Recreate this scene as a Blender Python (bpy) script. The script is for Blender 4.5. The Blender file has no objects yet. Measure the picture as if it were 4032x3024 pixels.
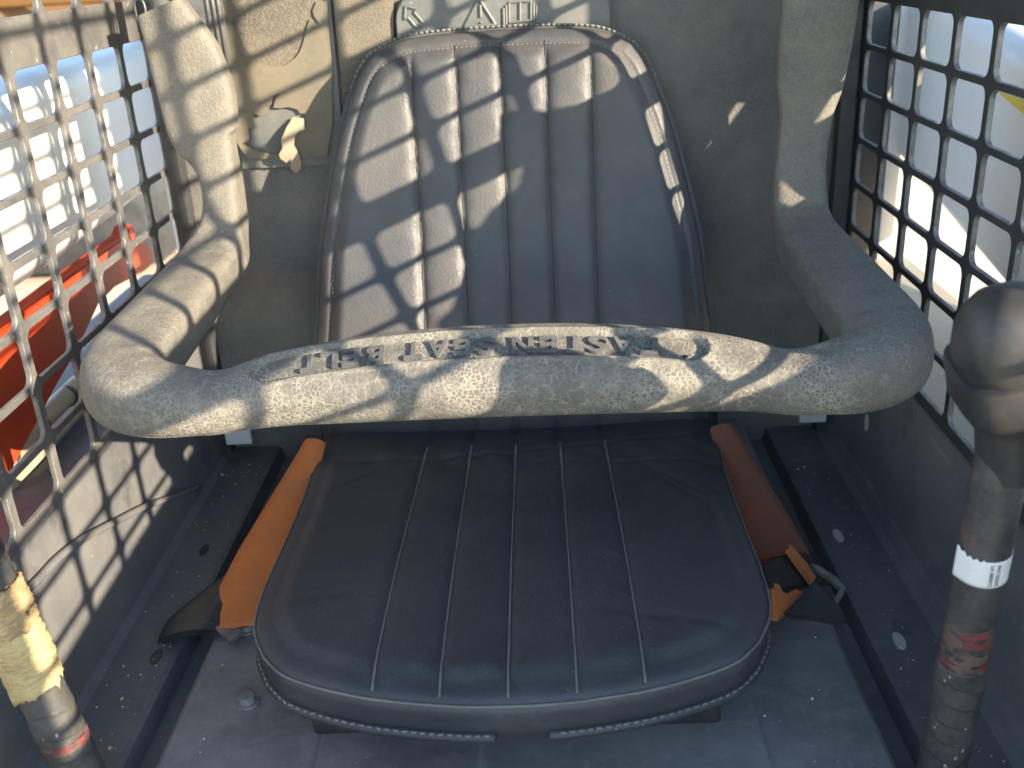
import bpy, bmesh, math, random
import numpy as np
from mathutils import Vector, Matrix, Quaternion, geometry
random.seed(7); rng = np.random.default_rng(7)
R = math.radians
SC = bpy.context.scene
COL = SC.collection

# ------------------------------------------------------------------ camera
f_px = 4004.6
pitch, yaw, roll = 0.407, -0.036, -0.054
CAM = Vector((0.036, 0.0, 1.55))
cp, sp, cy, sy = math.cos(pitch), math.sin(pitch), math.cos(yaw), math.sin(yaw)
fw = Vector((sy*cp, cy*cp, -sp)); rt = Vector((cy, -sy, 0)); up = rt.cross(fw)
rt2 = rt*math.cos(roll) + up*math.sin(roll); up2 = up*math.cos(roll) - rt*math.sin(roll)
cam = bpy.data.cameras.new('camera'); camo = bpy.data.objects.new('camera', cam); COL.objects.link(camo)
camo.matrix_world = Matrix(((rt2.x, up2.x, -fw.x, CAM.x), (rt2.y, up2.y, -fw.y, CAM.y), (rt2.z, up2.z, -fw.z, CAM.z), (0, 0, 0, 1)))
cam.sensor_width = 36; cam.lens = 36*f_px/4032; cam.clip_start = 0.02; cam.clip_end = 400
cam.dof.use_dof = True; cam.dof.focus_distance = 0.90; cam.dof.aperture_fstop = 8.0
SC.camera = camo

# ------------------------------------------------------------------ light
TO_SUN = Vector((1.0, -0.73, 0.385)).normalized()
elev = math.asin(TO_SUN.z); azim = math.atan2(TO_SUN.x, TO_SUN.y)
w = bpy.data.worlds.new('World'); SC.world = w; w.use_nodes = True
nt = w.node_tree; nt.nodes.clear()
sky = nt.nodes.new('ShaderNodeTexSky'); sky.sky_type = 'NISHITA'; sky.sun_disc = False
sky.sun_elevation = elev; sky.sun_rotation = azim; sky.air_density = 1.0; sky.dust_density = 0.3; sky.ozone_density = 1.6
bg = nt.nodes.new('ShaderNodeBackground'); bg.inputs['Strength'].default_value = 0.15
ow = nt.nodes.new('ShaderNodeOutputWorld')
nt.links.new(sky.outputs[0], bg.inputs[0]); nt.links.new(bg.outputs[0], ow.inputs[0])
sl = bpy.data.lights.new('sun', 'SUN'); sl.energy = 3.5; sl.angle = R(0.5); sl.color = (1.0, 0.85, 0.64)
so = bpy.data.objects.new('sun', sl); COL.objects.link(so)
so.rotation_euler = (-TO_SUN).to_track_quat('-Z', 'Y').to_euler(); so.location = (3, -2, 4)
SC.view_settings.view_transform = 'Standard'; SC.view_settings.look = 'None'
SC.view_settings.exposure = 2.12; SC.view_settings.gamma = 1.0; SC.view_settings.use_curve_mapping = False
SC.render.engine = 'CYCLES'
SC.cycles.use_denoising = True
SC.cycles.max_bounces = 7; SC.cycles.diffuse_bounces = 4; SC.cycles.glossy_bounces = 3
SC.cycles.caustics_reflective = False; SC.cycles.caustics_refractive = False

# ------------------------------------------------------------------ materials
class G:
    """small node-graph helper"""
    def __init__(s, name):
        s.m = bpy.data.materials.new(name); s.m.use_nodes = True
        s.t = s.m.node_tree; s.b = s.t.nodes['Principled BSDF']; s.out = s.t.nodes['Material Output']
        s.tc = s.t.nodes.new('ShaderNodeTexCoord')
    def n(s, kind, **k):
        nd = s.t.nodes.new('ShaderNode'+kind)
        for a, v in k.items():
            if a[0] == '_': nd.inputs[a[1:].replace('_', ' ')].default_value = v
            else: setattr(nd, a, v)
        return nd
    def l(s, a, b): s.t.links.new(a, b)
    def co(s, scale=(1, 1, 1), distort=0, dscale=20, rot=(0, 0, 0)):
        mp = s.n('Mapping'); mp.inputs['Scale'].default_value = scale; mp.inputs['Rotation'].default_value = rot
        s.l(s.tc.outputs['Object'], mp.inputs['Vector']); o = mp.outputs[0]
        if distort:
            nz = s.noise(o, dscale, 7, .68, raw=True)
            sub = s.n('VectorMath', operation='SUBTRACT'); sub.inputs[1].default_value = (.5, .5, .5)
            s.l(nz.outputs['Color'], sub.inputs[0])
            ma = s.n('VectorMath', operation='MULTIPLY_ADD'); ma.inputs[1].default_value = (distort,)*3
            s.l(sub.outputs[0], ma.inputs[0]); s.l(o, ma.inputs[2]); o = ma.outputs[0]
        return o
    def noise(s, vec, scale, detail=4, rough=.55, raw=False):
        nz = s.n('TexNoise'); nz.inputs['Scale'].default_value = scale; nz.inputs['Detail'].default_value = detail
        nz.inputs['Roughness'].default_value = rough; s.l(vec, nz.inputs['Vector'])
        return nz if raw else nz.outputs['Fac']
    def vor(s, vec, scale, feature='DISTANCE_TO_EDGE', rnd=1):
        v = s.n('TexVoronoi', feature=feature); v.inputs['Scale'].default_value = scale
        if 'Randomness' in v.inputs: v.inputs['Randomness'].default_value = rnd
        s.l(vec, v.inputs['Vector']); return v.outputs['Distance']
    def ramp(s, fac, stops, interp='LINEAR'):
        r = s.n('ValToRGB'); r.color_ramp.interpolation = interp
        while len(r.color_ramp.elements) < len(stops): r.color_ramp.elements.new(.5)
        for e, (p, c) in zip(r.color_ramp.elements, stops):
            e.position = p; e.color = (c, c, c, 1) if isinstance(c, (int, float)) else (*c, 1)
        s.l(fac, r.inputs[0]); return r.outputs[0]
    def mix(s, fac, a, b, mode='MIX'):
        m = s.n('Mix', data_type='RGBA', blend_type=mode)
        for sock, v in ((0, fac), (6, a), (7, b)):
            if isinstance(v, (int, float)): m.inputs[sock].default_value = v
            elif isinstance(v, tuple): m.inputs[sock].default_value = (*v, 1)
            else: s.l(v, m.inputs[sock])
        return m.outputs[2]
    def math(s, op, a, b=0.0):
        m = s.n('Math', operation=op)
        for i, v in enumerate((a, b)):
            if isinstance(v, (int, float)): m.inputs[i].default_value = v
            else: s.l(v, m.inputs[i])
        return m.outputs[0]
    def bump(s, h, strength=.4, dist=.002, prev=None):
        b = s.n('Bump'); b.inputs['Strength'].default_value = strength; b.inputs['Distance'].default_value = dist
        s.l(h, b.inputs['Height'])
        if prev is not None: s.l(prev, b.inputs['Normal'])
        return b.outputs[0]
    def done(s, color, rough=.6, normal=None, metal=0., spec=.5):
        def put(k, v):
            if isinstance(v, (int, float)): s.b.inputs[k].default_value = v
            elif isinstance(v, tuple): s.b.inputs[k].default_value = (*v, 1)
            else: s.l(v, s.b.inputs[k])
        put('Base Color', color); put('Roughness', rough); put('Metallic', metal); put('Specular IOR Level', spec)
        if normal is not None: s.l(normal, s.b.inputs['Normal'])
        return s.m

def m_leather(name, dust=.35, base=(.040, .042, .047), dcol=(.13, .125, .115), rlo=.46):
    g = G(name); c = g.co()
    n1 = g.noise(c, 7, 5); n2 = g.noise(c, 40, 4); n3 = g.noise(c, 300, 2)
    d = g.math('MULTIPLY', g.ramp(n1, [(.38, 0.), (.7, 1.)]), dust)
    col = g.mix(d, base, dcol)
    col = g.mix(g.math('MULTIPLY', g.ramp(n2, [(.55, 0.), (.8, 1.)]), .3), col, dcol)
    sp_ = g.vor(c, 75, 'F1'); spk = g.ramp(sp_, [(.0, 1.), (.045, 1.), (.06, 0.)])
    spk = g.math('MULTIPLY', spk, g.ramp(g.noise(c, 11, 2), [(.58, 0.), (.62, 1.)]))
    col = g.mix(g.math('MULTIPLY', spk, .6), col, (.32, .32, .31))
    vc = g.co(distort=.003, dscale=120)
    grain = g.vor(vc, 420, 'SMOOTH_F1')
    nb = g.bump(grain, .30, .0011); nb = g.bump(g.noise(c, 60, 3), .10, .004, nb)
    nb = g.bump(g.noise(g.co((1, .35, .35)), 90, 3), .10, .003, nb)
    ro = g.ramp(n2, [(.3, rlo), (.75, rlo+.16)])
    return g.done(col, ro, nb, spec=.5)

def m_rubber(name, crack=1.0, base=(.090, .088, .084), dustc=(.245, .222, .178), cs=95):
    g = G(name); c = g.co(); vc = g.co((1, 1, 1), distort=.024, dscale=30); vf = g.co(distort=.007, dscale=90)
    at = g.n('Attribute', attribute_name='wear'); wear = at.outputs['Fac']
    big = g.noise(c, 11, 5, .6); mid = g.noise(c, 55, 5, .65); fine = g.noise(c, 420, 4, .7)
    dm = g.ramp(big, [(.30, .0), (.70, 1.)])
    col = g.mix(g.math('MULTIPLY', dm, .55), base, dustc)
    col = g.mix(g.math('MULTIPLY', g.ramp(mid, [(.40, 0.), (.70, 1.)]), .45), col, dustc)
    col = g.mix(g.math('MULTIPLY', g.ramp(fine, [(.42, 0.), (.66, 1.)]), .38), col, (.30, .275, .225))
    e1 = g.vor(vc, cs); e2 = g.vor(vf, cs*2.7)
    l1 = g.ramp(e1, [(.0, 1.), (.022, .9), (.060, 0.)]); l2 = g.ramp(e2, [(.0, 1.), (.06, .7), (.16, 0.)])
    w1 = g.ramp(g.noise(c, 16, 4, .65), [(.38, 0.), (.55, 1.)]); w2 = g.ramp(g.noise(g.co((1, 1, 1), rot=(1, 2, .3)), 15, 4, .65), [(.40, 0.), (.58, 1.)])
    brk = g.ramp(g.noise(c, 90, 4), [(.40, .12), (.56, 1.)])
    k1 = g.math('MULTIPLY', g.math('MULTIPLY', l1, w1), brk); k2 = g.math('MULTIPLY', g.math('MULTIPLY', l2, w2), g.ramp(mid, [(.36, .20), (.62, .95)]))
    cr = g.math('MULTIPLY', g.math('MAXIMUM', k1, k2), g.math('MULTIPLY', wear, crack))
    plate = g.math('MULTIPLY', g.math('MULTIPLY', g.math('MAXIMUM', w1, w2), wear), .45)
    col = g.mix(plate, col, (.095, .088, .078))
    col = g.mix(g.math('MULTIPLY', cr, .9), col, (.43, .40, .33))
    dk = g.math('MULTIPLY', g.math('MULTIPLY', g.ramp(e1, [(.0, 1.), (.010, 1.), (.022, 0.)]), w1), g.math('MULTIPLY', wear, .55*crack))
    col = g.mix(dk, col, (.08, .072, .06))
    nb = g.bump(g.math('SUBTRACT', g.math('MULTIPLY', k2, .6), k1), .42, .0014)
    nb = g.bump(fine, .42, .0013, nb); nb = g.bump(g.vor(vf, cs*4.2, 'SMOOTH_F1'), .35, .0012, nb); nb = g.bump(mid, .18, .003, nb)
    return g.done(col, g.ramp(mid, [(.3, .52), (.7, .78)]), nb, spec=.4)

def m_paint(name, base, dust=(.3, .28, .24), amt=.3, rough=.5, scale=12, speck=0., chip=0., spec=.5, bumpn=.08, metal=0.):
    g = G(name); c = g.co()
    n1 = g.noise(c, scale, 5, .6); n2 = g.noise(c, scale*9, 4)
    col = g.mix(g.math('MULTIPLY', g.ramp(n1, [(.35, 0.), (.72, 1.)]), amt), base, dust)
    col = g.mix(g.math('MULTIPLY', g.ramp(n2, [(.5, 0.), (.75, 1.)]), amt*.6), col, dust)
    if speck:
        v = g.vor(g.co((1, 1, .55), rot=(.5, .3, 0)), 150, 'F1'); k = g.ramp(v, [(0, 1.), (.13, 1.), (.19, 0.)])
        k = g.math('MULTIPLY', k, g.ramp(g.noise(c, 55, 3), [(.53, 0.), (.6, 1.)]))
        col = g.mix(g.math('MULTIPLY', k, speck), col, (.55, .50, .42))
    if chip:
        k = g.ramp(g.noise(c, 30, 5, .65), [(.60, 0.), (.64, 1.)]); col = g.mix(g.math('MULTIPLY', k, chip), col, (.16, .075, .045))
    nb = g.bump(n2, bumpn, .002)
    return g.done(col, g.ramp(n1, [(.3, rough-.08), (.7, min(1, rough+.12))]), nb, spec=spec, metal=metal)

def m_floor(name, base, dust, amt, scuff):
    g = G(name); c = g.co()
    n1 = g.noise(c, 7, 7, .68); n2 = g.noise(c, 70, 5, .65); st = g.noise(g.co((1, .12, 1), rot=(0, 0, .5)), 60, 4, .6); st2 = g.noise(g.co((.1, 1, 1), rot=(0, 0, -.35)), 75, 4, .6)
    col = g.mix(g.math('MULTIPLY', g.ramp(n1, [(.36, 0.), (.66, 1.)]), amt), base, dust)
    col = g.mix(g.math('MULTIPLY', g.ramp(n2, [(.48, 0.), (.72, 1.)]), amt*.55), col, dust)
    k = g.math('MAXIMUM', g.ramp(st, [(.62, 0.), (.72, 1.)]), g.ramp(st2, [(.64, 0.), (.74, 1.)]))
    col = g.mix(g.math('MULTIPLY', k, scuff), col, (.36, .345, .315))
    dk = g.ramp(g.noise(g.co(rot=(1, 0, 2)), 11, 5, .6), [(.62, 0.), (.68, 1.)]); col = g.mix(g.math('MULTIPLY', dk, .5), col, (.045, .046, .05))
    v = g.vor(c, 120, 'F1'); sp_ = g.math('MULTIPLY', g.ramp(v, [(0, 1.), (.09, 1.), (.13, 0.)]), g.ramp(g.noise(c, 35, 3), [(.55, 0.), (.62, 1.)]))
    col = g.mix(g.math('MULTIPLY', sp_, .55), col, (.45, .42, .36))
    return g.done(col, g.ramp(n1, [(.3, .45), (.7, .72)]), g.bump(n2, .2, .002), spec=.45)

def m_foam(name, base, dust, amt=.7):
    g = G(name); c = g.co()
    n1 = g.noise(c, 9, 7, .68); n2 = g.noise(c, 480, 3, .7); n3 = g.noise(c, 60, 4)
    col = g.mix(g.math('MULTIPLY', g.ramp(n1, [(.35, 0.), (.7, 1.)]), amt), base, dust)
    col = g.mix(g.math('MULTIPLY', g.ramp(n2, [(.45, 0.), (.68, 1.)]), .45), col, dust)
    nb = g.bump(n2, .6, .0025); nb = g.bump(n3, .25, .004, nb)
    return g.done(col, .85, nb, spec=.25)

M = {}
M['leather'] = m_leather('black_vinyl', .3, (.034, .037, .043), (.105, .104, .10), .44)
M['leatherB'] = m_leather('dusty_black_vinyl', .6, (.058, .060, .067), (.130, .121, .108), .46)
M['rubber'] = m_rubber('cracked_dusty_rubber')
M['letter'] = m_paint('letter_rubber', (.075, .080, .086), (.20, .19, .165), .55, .6, 60, bumpn=.3)
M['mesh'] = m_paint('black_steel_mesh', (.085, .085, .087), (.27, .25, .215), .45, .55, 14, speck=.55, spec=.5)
M['meshR'] = m_paint('black_steel_mesh_shaded', (.032, .033, .036), (.13, .125, .115), .25, .5, 14, speck=.18)  # darker copy for the right screen, its shade put into the colour
M['wall'] = m_floor('dark_cab_paint', (.100, .104, .112), (.22, .212, .195), .45, .20)
M['platform'] = m_floor('dusty_platform_paint', (.115, .117, .122), (.30, .29, .265), .75, .40)
M['foam'] = m_foam('sound_foam', (.13, .13, .128), (.27, .25, .215))
M['foam_fuzzy'] = m_foam('fuzzy_foam', (.10, .092, .08), (.33, .28, .21), .6)
M['sticker'] = m_paint('old_decal', (.20, .172, .122), (.115, .105, .085), .75, .68, 14)
M['decal_back'] = m_paint('decal_underside', (.36, .30, .21), (.30, .26, .2), .4, .7, 30)
M['plate'] = m_paint('grey_plastic_plate', (.105, .115, .115), (.28, .26, .22), .45, .5, 10, speck=.25)
M['white'] = m_paint('white_paint', (.74, .74, .73), (.50, .46, .39), .25, .32, 3.5, spec=.5, bumpn=.02)
M['steel'] = m_paint('scuffed_steel', (.16, .165, .17), (.34, .32, .28), .5, .42, 20, chip=.35, metal=.5)
M['red'] = m_paint('orange_red_paint', (.52, .050, .012), (.36, .07, .03), .4, .45, 8, bumpn=.03)
def m_web(name, base, dust, amt):
    g = G(name); c = g.co()
    wv = g.n('TexWave', wave_type='BANDS', bands_direction='DIAGONAL'); wv.inputs['Scale'].default_value = 170; wv.inputs['Distortion'].default_value = 1.5; g.l(c, wv.inputs['Vector'])
    n1 = g.noise(c, 22, 5, .65); n2 = g.noise(c, 140, 4)
    col = g.mix(g.math('MULTIPLY', g.ramp(n1, [(.38, 0.), (.66, 1.)]), amt), base, dust)
    col = g.mix(g.math('MULTIPLY', g.ramp(n2, [(.5, 0.), (.75, 1.)]), .35), col, dust)
    nb = g.bump(wv.outputs['Fac'], .35, .0008); nb = g.bump(n1, .35, .004, nb)
    return g.done(col, .75, nb, spec=.3)
M['belt'] = m_web('orange_webbing', (.60, .185, .045), (.36, .15, .075), .55)
M['belt_shade'] = m_web('shaded_orange_webbing', (.25, .085, .045), (.17, .095, .07), .75)  # webbing copy darkened for the shade right of the cushion
M['black'] = m_paint('black_plastic', (.022, .023, .027), (.09, .088, .08), .35, .42, 12)
M['knob'] = m_paint('black_rubber_grip', (.020, .021, .024), (.10, .09, .078), .3, .42, 14)
M['tube'] = m_paint('worn_black_tube', (.030, .031, .034), (.16, .15, .13), .45, .42, 22, chip=.75, spec=.5)
M['tape'] = m_paint('black_tape', (.028, .029, .031), (.17, .16, .14), .45, .6, 26, speck=.6)
g = G('rusty_red_tube'); c = g.co()
col = g.mix(g.ramp(g.noise(c, 70, 5, .7), [(.42, 0.), (.52, 1.)]), (.035, .034, .036), (.125, .082, .068))
col = g.mix(g.ramp(g.noise(g.co(rot=(.4, 1, 2)), 38, 4, .6), [(.55, 0.), (.60, 1.)]), col, (.16, .042, .040))
M['rust'] = g.done(col, .7, g.bump(g.noise(c, 260, 4), .5, .001), spec=.4)
M['ytape'] = m_paint('yellowed_tape', (.50, .40, .19), (.33, .245, .125), .8, .8, 40, bumpn=.7)
M['btape'] = m_paint('brown_frayed_tape', (.22, .14, .07), (.55, .42, .22), .8, .8, 60, bumpn=.7)
M['paper'] = m_paint('paper_label', (.76, .77, .77), (.55, .55, .54), .3, .5, 50, bumpn=.03)
M['ink'] = m_paint('print_ink', (.10, .10, .11), (.2, .2, .2), .3, .6)
M['thread'] = m_paint('dusty_thread', (.22, .21, .19), (.12, .118, .11), .7, .8, 60)
M['slotlight'] = m_paint('slot_light', (.50, .47, .38), (.6, .56, .46), .5, .5, 60)  # pale colour painting the light that comes through open slots
M['glint'] = m_paint('bare_edge_glint', (.26, .25, .235), (.075, .073, .07), .8, .5, 55, speck=.5, metal=.35)  # pale bare-metal hole edges, standing in for sun glints
M['seamdust'] = m_paint('dust_in_seam', (.13, .125, .115), (.22, .21, .19), .7, .85, 40)
M['pipe'] = m_paint('tan_hose', (.42, .35, .24), (.30, .26, .18), .5, .5, 20)
M['yellow'] = m_paint('machine_yellow', (.17, .080, .020), (.12, .07, .035), .4, .5, 2)
M['decaly'] = m_paint('yellow_decal', (.75, .55, .02), (.5, .4, .1), .2, .4)
M['tan'] = m_paint('dusty_body_paint', (.33, .30, .24), (.45, .40, .31), .6, .45, 5)
g = G('sand_ground'); c = g.co()
col = g.mix(g.ramp(g.noise(c, .7, 6, .65), [(.3, 0.), (.7, 1.)]), (.62, .49, .33), (.76, .64, .47))
col = g.mix(g.math('MULTIPLY', g.ramp(g.noise(c, 9, 5, .7), [(.45, 0.), (.7, 1.)]), .40), col, (.46, .36, .23))
M['sand'] = g.done(col, .95, g.bump(g.noise(c, 12, 6, .7), .7, .05), spec=.1)

# ------------------------------------------------------------------ helpers
def tag(o, label=None, cat=None, group=None, kind=None):
    for k, v in (('label', label), ('category', cat), ('group', group), ('kind', kind)):
        if v: o[k] = v
    return o
ORG = {}
def thing(name, loc, label, cat, group=None):
    o = bpy.data.objects.new(name, None); COL.objects.link(o); o.location = loc; o.empty_display_size = .02
    ORG[o] = Vector(loc); return tag(o, label, cat, group)
def obj(name, vf, mat, parent=None, smooth=False, origin=None, auto=None):
    """vf = (verts in world metres, faces). One mesh object; its verts are stored relative to its root's origin."""
    v, f = vf
    org = ORG[parent] if parent is not None else Vector(origin or (0, 0, 0))
    me = bpy.data.meshes.new(name)
    me.from_pydata([(p[0]-org.x, p[1]-org.y, p[2]-org.z) for p in v], [], [tuple(int(i) for i in q) for q in f])
    me.validate(); me.update()
    bm = bmesh.new(); bm.from_mesh(me); bmesh.ops.recalc_face_normals(bm, faces=bm.faces); bm.to_mesh(me); bm.free()
    me.materials.append(M[mat])
    if smooth: me.polygons.foreach_set('use_smooth', [True]*len(me.polygons))
    o = bpy.data.objects.new(name, me); COL.objects.link(o)
    if auto is not None: me.set_sharp_from_angle(angle=R(auto))
    if parent is not None: o.parent = parent
    else: o.location = org
    ORG[o] = org
    return o
def struct(name, vf, mat, smooth=False, auto=None): return tag(obj(name, vf, mat, None, smooth, None, auto), kind='structure')
def join(*parts):
    V, F = [], []
    for v, f in parts:
        b = len(V); V += [tuple(p) for p in v]; F += [tuple(i+b for i in q) for q in f]
    return V, F
def box(x0, x1, y0, y1, z0, z1, bev=0.):
    if not bev:
        v = [(x, y, z) for z in (z0, z1) for y in (y0, y1) for x in (x0, x1)]
        return v, [(0, 2, 3, 1), (4, 5, 7, 6), (0, 1, 5, 4), (2, 6, 7, 3), (0, 4, 6, 2), (1, 3, 7, 5)]
    bm = bmesh.new(); r = bmesh.ops.create_cube(bm, size=1)
    for q in bm.verts: q.co = Vector(((x0+x1)/2+q.co.x*(x1-x0), (y0+y1)/2+q.co.y*(y1-y0), (z0+z1)/2+q.co.z*(z1-z0)))
    bmesh.ops.bevel(bm, geom=bm.edges[:], offset=bev, segments=2, affect='EDGES', profile=.6)
    return take(bm)
def take(bm):
    bm.verts.index_update(); r = ([tuple(v.co) for v in bm.verts], [tuple(v.index for v in f.verts) for f in bm.faces]); bm.free(); return r
def prism(poly, n, t, hole=None, bev=0., bow=None):
    """flat outline (3-D points) with real thickness t along n"""
    n = Vector(n).normalized(); loops = [[Vector(p) for p in poly]] + ([[Vector(p) for p in h_] for h_ in (hole if isinstance(hole[0][0], (tuple, list)) else [hole])] if hole else [])
    tri = geometry.tessellate_polygon(loops); flat = [p for L in loops for p in L]; N = len(flat)
    V = [tuple(p+n*t/2) for p in flat]+[tuple(p-n*t/2) for p in flat]
    F = [tuple(q) for q in tri]+[tuple(i+N for i in reversed(q)) for q in tri]; b = 0
    for L in loops:
        m = len(L); F += [(b+i, b+(i+1) % m, b+(i+1) % m+N, b+i+N) for i in range(m)]; b += m
    if bev:
        bm = bmesh.new(); vs = [bm.verts.new(p) for p in V]
        for q in F:
            try: bm.faces.new([vs[i] for i in q])
            except ValueError: pass
        bmesh.ops.recalc_face_normals(bm, faces=bm.faces)
        bmesh.ops.dissolve_limit(bm, angle_limit=.02, verts=bm.verts, edges=bm.edges)
        try: bmesh.ops.bevel(bm, geom=[e for e in bm.edges if len(e.link_faces) == 2 and e.calc_face_angle(0) > .8], offset=bev, segments=2, affect='EDGES')
        except Exception: pass
        return take(bm)
    return V, F
def frames(P):
    P = np.asarray(P, float); T = np.gradient(P, axis=0); T /= np.linalg.norm(T, axis=1)[:, None]; return P, T
def tube(P, rad, n=12, closed=False, caps=True):
    P = np.asarray(P, float); m = len(P)
    T = (np.roll(P, -1, 0)-np.roll(P, 1, 0)) if closed else np.gradient(P, axis=0)
    T /= np.linalg.norm(T, axis=1)[:, None]
    a = np.array([0, 0, 1.]) if abs(T[0][2]) < .9 else np.array([1., 0, 0])
    N = np.cross(T[0], a); N /= np.linalg.norm(N); V = []; rad = np.broadcast_to(rad, (m,))
    for i in range(m):
        N = N-T[i]*np.dot(N, T[i]); N /= np.linalg.norm(N); B = np.cross(T[i], N)
        for k in range(n):
            t = 2*math.pi*k/n; V.append(tuple(P[i]+rad[i]*(math.cos(t)*N+math.sin(t)*B)))
    F = [(i*n+k, i*n+(k+1) % n, ((i+1) % m)*n+(k+1) % n, ((i+1) % m)*n+k) for i in range(m if closed else m-1) for k in range(n)]
    if caps and not closed: F += [tuple(range(n))[::-1], tuple((m-1)*n+k for k in range(n))]
    return V, F
def lathe(prof, base, axis=(0, 0, 1), n=40, sq=2.0, sx=1., sy=1.):
    q = Vector((0, 0, 1)).rotation_difference(Vector(axis)); V = []; base = Vector(base)
    for r_, h in prof:
        for k in range(n):
            t = 2*math.pi*k/n; c_, s_ = math.cos(t), math.sin(t)
            e = (abs(c_)**sq+abs(s_)**sq)**(-1/sq)
            V.append(tuple(base+q @ Vector((r_*e*c_*sx, r_*e*s_*sy, h))))
    m = len(prof)
    F = [(i*n+k, i*n+(k+1) % n, (i+1)*n+(k+1) % n, (i+1)*n+k) for i in range(m-1) for k in range(n)]
    return V, F+[tuple(range(n))[::-1], tuple((m-1)*n+k for k in range(n))]
def crom(pts, n):
    P = np.asarray(pts, float); P = np.vstack([2*P[0]-P[1], P, 2*P[-1]-P[-2]]); out = []
    for i in range(1, len(P)-2):
        for t in np.linspace(0, 1, n, endpoint=False):
            out.append(.5*((2*P[i])+(-P[i-1]+P[i+1])*t+(2*P[i-1]-5*P[i]+4*P[i+1]-P[i+2])*t*t+(-P[i-1]+3*P[i]-3*P[i+1]+P[i+2])*t**3))
    out.append(P[-2]); return np.array(out)
def resample(P, n):
    P = np.asarray(P, float); s = np.r_[0, np.cumsum(np.linalg.norm(np.diff(P, axis=0), axis=1))]
    t = np.linspace(0, s[-1], n); return np.stack([np.interp(t, s, P[:, i]) for i in range(P.shape[1])], -1)
def sstep(a, b, x): t = np.clip((x-a)/(b-a), 0, 1); return t*t*(3-2*t)
def textmesh(body, size, extrude, bold=0., spacing=1.):
    cu = bpy.data.curves.new('t', 'FONT'); cu.body = body; cu.size = size; cu.extrude = extrude; cu.offset = bold
    cu.align_x = 'CENTER'; cu.align_y = 'CENTER'; cu.space_character = spacing; cu.resolution_u = 3
    o = bpy.data.objects.new('t', cu); COL.objects.link(o)
    dg = bpy.context.evaluated_depsgraph_get(); me = bpy.data.meshes.new_from_object(o.evaluated_get(dg))
    V = [tuple(v.co) for v in me.vertices]; F = [tuple(p.vertices) for p in me.polygons]
    bpy.data.objects.remove(o); bpy.data.curves.remove(cu); bpy.data.meshes.remove(me); return V, F

XS = .4126
# ------------------------------------------------------------------ ground and cab shell
struct('ground', ([(-120, -120, 0), (120, -120, 0), (120, 120, 0), (-120, 120, 0)], [(0, 1, 2, 3)]), 'sand')
YF, YB = .30, 1.245
def extr(prof, y0, y1):
    n = len(prof); V = [(x, y0, z) for x, z in prof]+[(x, y1, z) for x, z in prof]
    return V, [(i, i+1, i+1+n, i+n) for i in range(n-1)]
# seat platform, side shelves and gutters
struct('platform', extr([(-.300, .90), (-.295, .947), (-.291, .95), (.293, .95), (.297, .947), (.302, .90)], YF, YB), 'platform')
for s, nm in ((-1, 'shelf_left'), (1, 'shelf_right')):
    struct(nm, extr([(s*.2995, .917), (s*.326, .917), (s*.331, .934), (s*.336, .936), (s*.392, .936), (s*.400, .941), (s*.406, .956)], YF, YB), 'wall')
def side_lower(s):
    return extr([(s*.404, .930), (s*.4098, 1.00), (s*.4098, 1.103), (s*.4121, 1.104), (s*.418, 1.104), (s*.418, .86), (s*.404, .86)], .25, YB)
wl = struct('wall_left', side_lower(-1), 'wall'); wr = struct('wall_right', side_lower(1), 'wall')
# raised trim sheet with a curved top lip on the left lower wall
LIP = [(0.66, 1.078), (0.6967, 1.0756), (0.7272, 1.0710), (0.7660, 1.0674), (0.8109, 1.0578), (0.8526, 1.0446), (0.8919, 1.0310), (0.9606, 1.0073), (1.0298, 0.9788), (1.1106, 0.9489)]
lip = crom(LIP, 5)
def xw(z): return -.4098 + max(0, (1.0-z))*.083
poly = [(p[0], p[1]) for p in lip]+[(1.11, .935), (.66, .935)]
V = [(xw(z)+.0045, y, z) for y, z in poly]+[(xw(z)-.001, y, z) for y, z in poly]
tri = geometry.tessellate_polygon([[Vector((p[0], p[1], 0)) for p in poly]]); N = len(poly)
obj('trim_sheet', (V, [tuple(q) for q in tri]+[(i, (i+1) % N, (i+1) % N+N, i+N) for i in range(N)]), 'wall', wl)
obj('trim_lip', tube([(xw(p[1])+.004, p[0], p[1]) for p in lip], .004, 8), 'wall', wl, True)
# back wall with soft, slightly bulging liner
nx, nz = 60, 60; V = []
for j in range(nz+1):
    for i in range(nx+1):
        x = -.418+.836*i/nx; z = .86+1.14*j/nz
        b = .006*math.sin(x*9+z*5)*math.sin(z*11)+.004*math.sin(x*23+1)*math.sin(z*17+x*9)
        V.append((x, 1.246+b*.5, z))
struct('wall_back', (V, [(j*(nx+1)+i, j*(nx+1)+i+1, (j+1)*(nx+1)+i+1, (j+1)*(nx+1)+i) for j in range(nz) for i in range(nx)]), 'foam', True)
# cab roof, out of frame above
struct('roof', box(-.44, .44, .30, 1.30, 1.905, 1.93, .005), 'wall')

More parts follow.
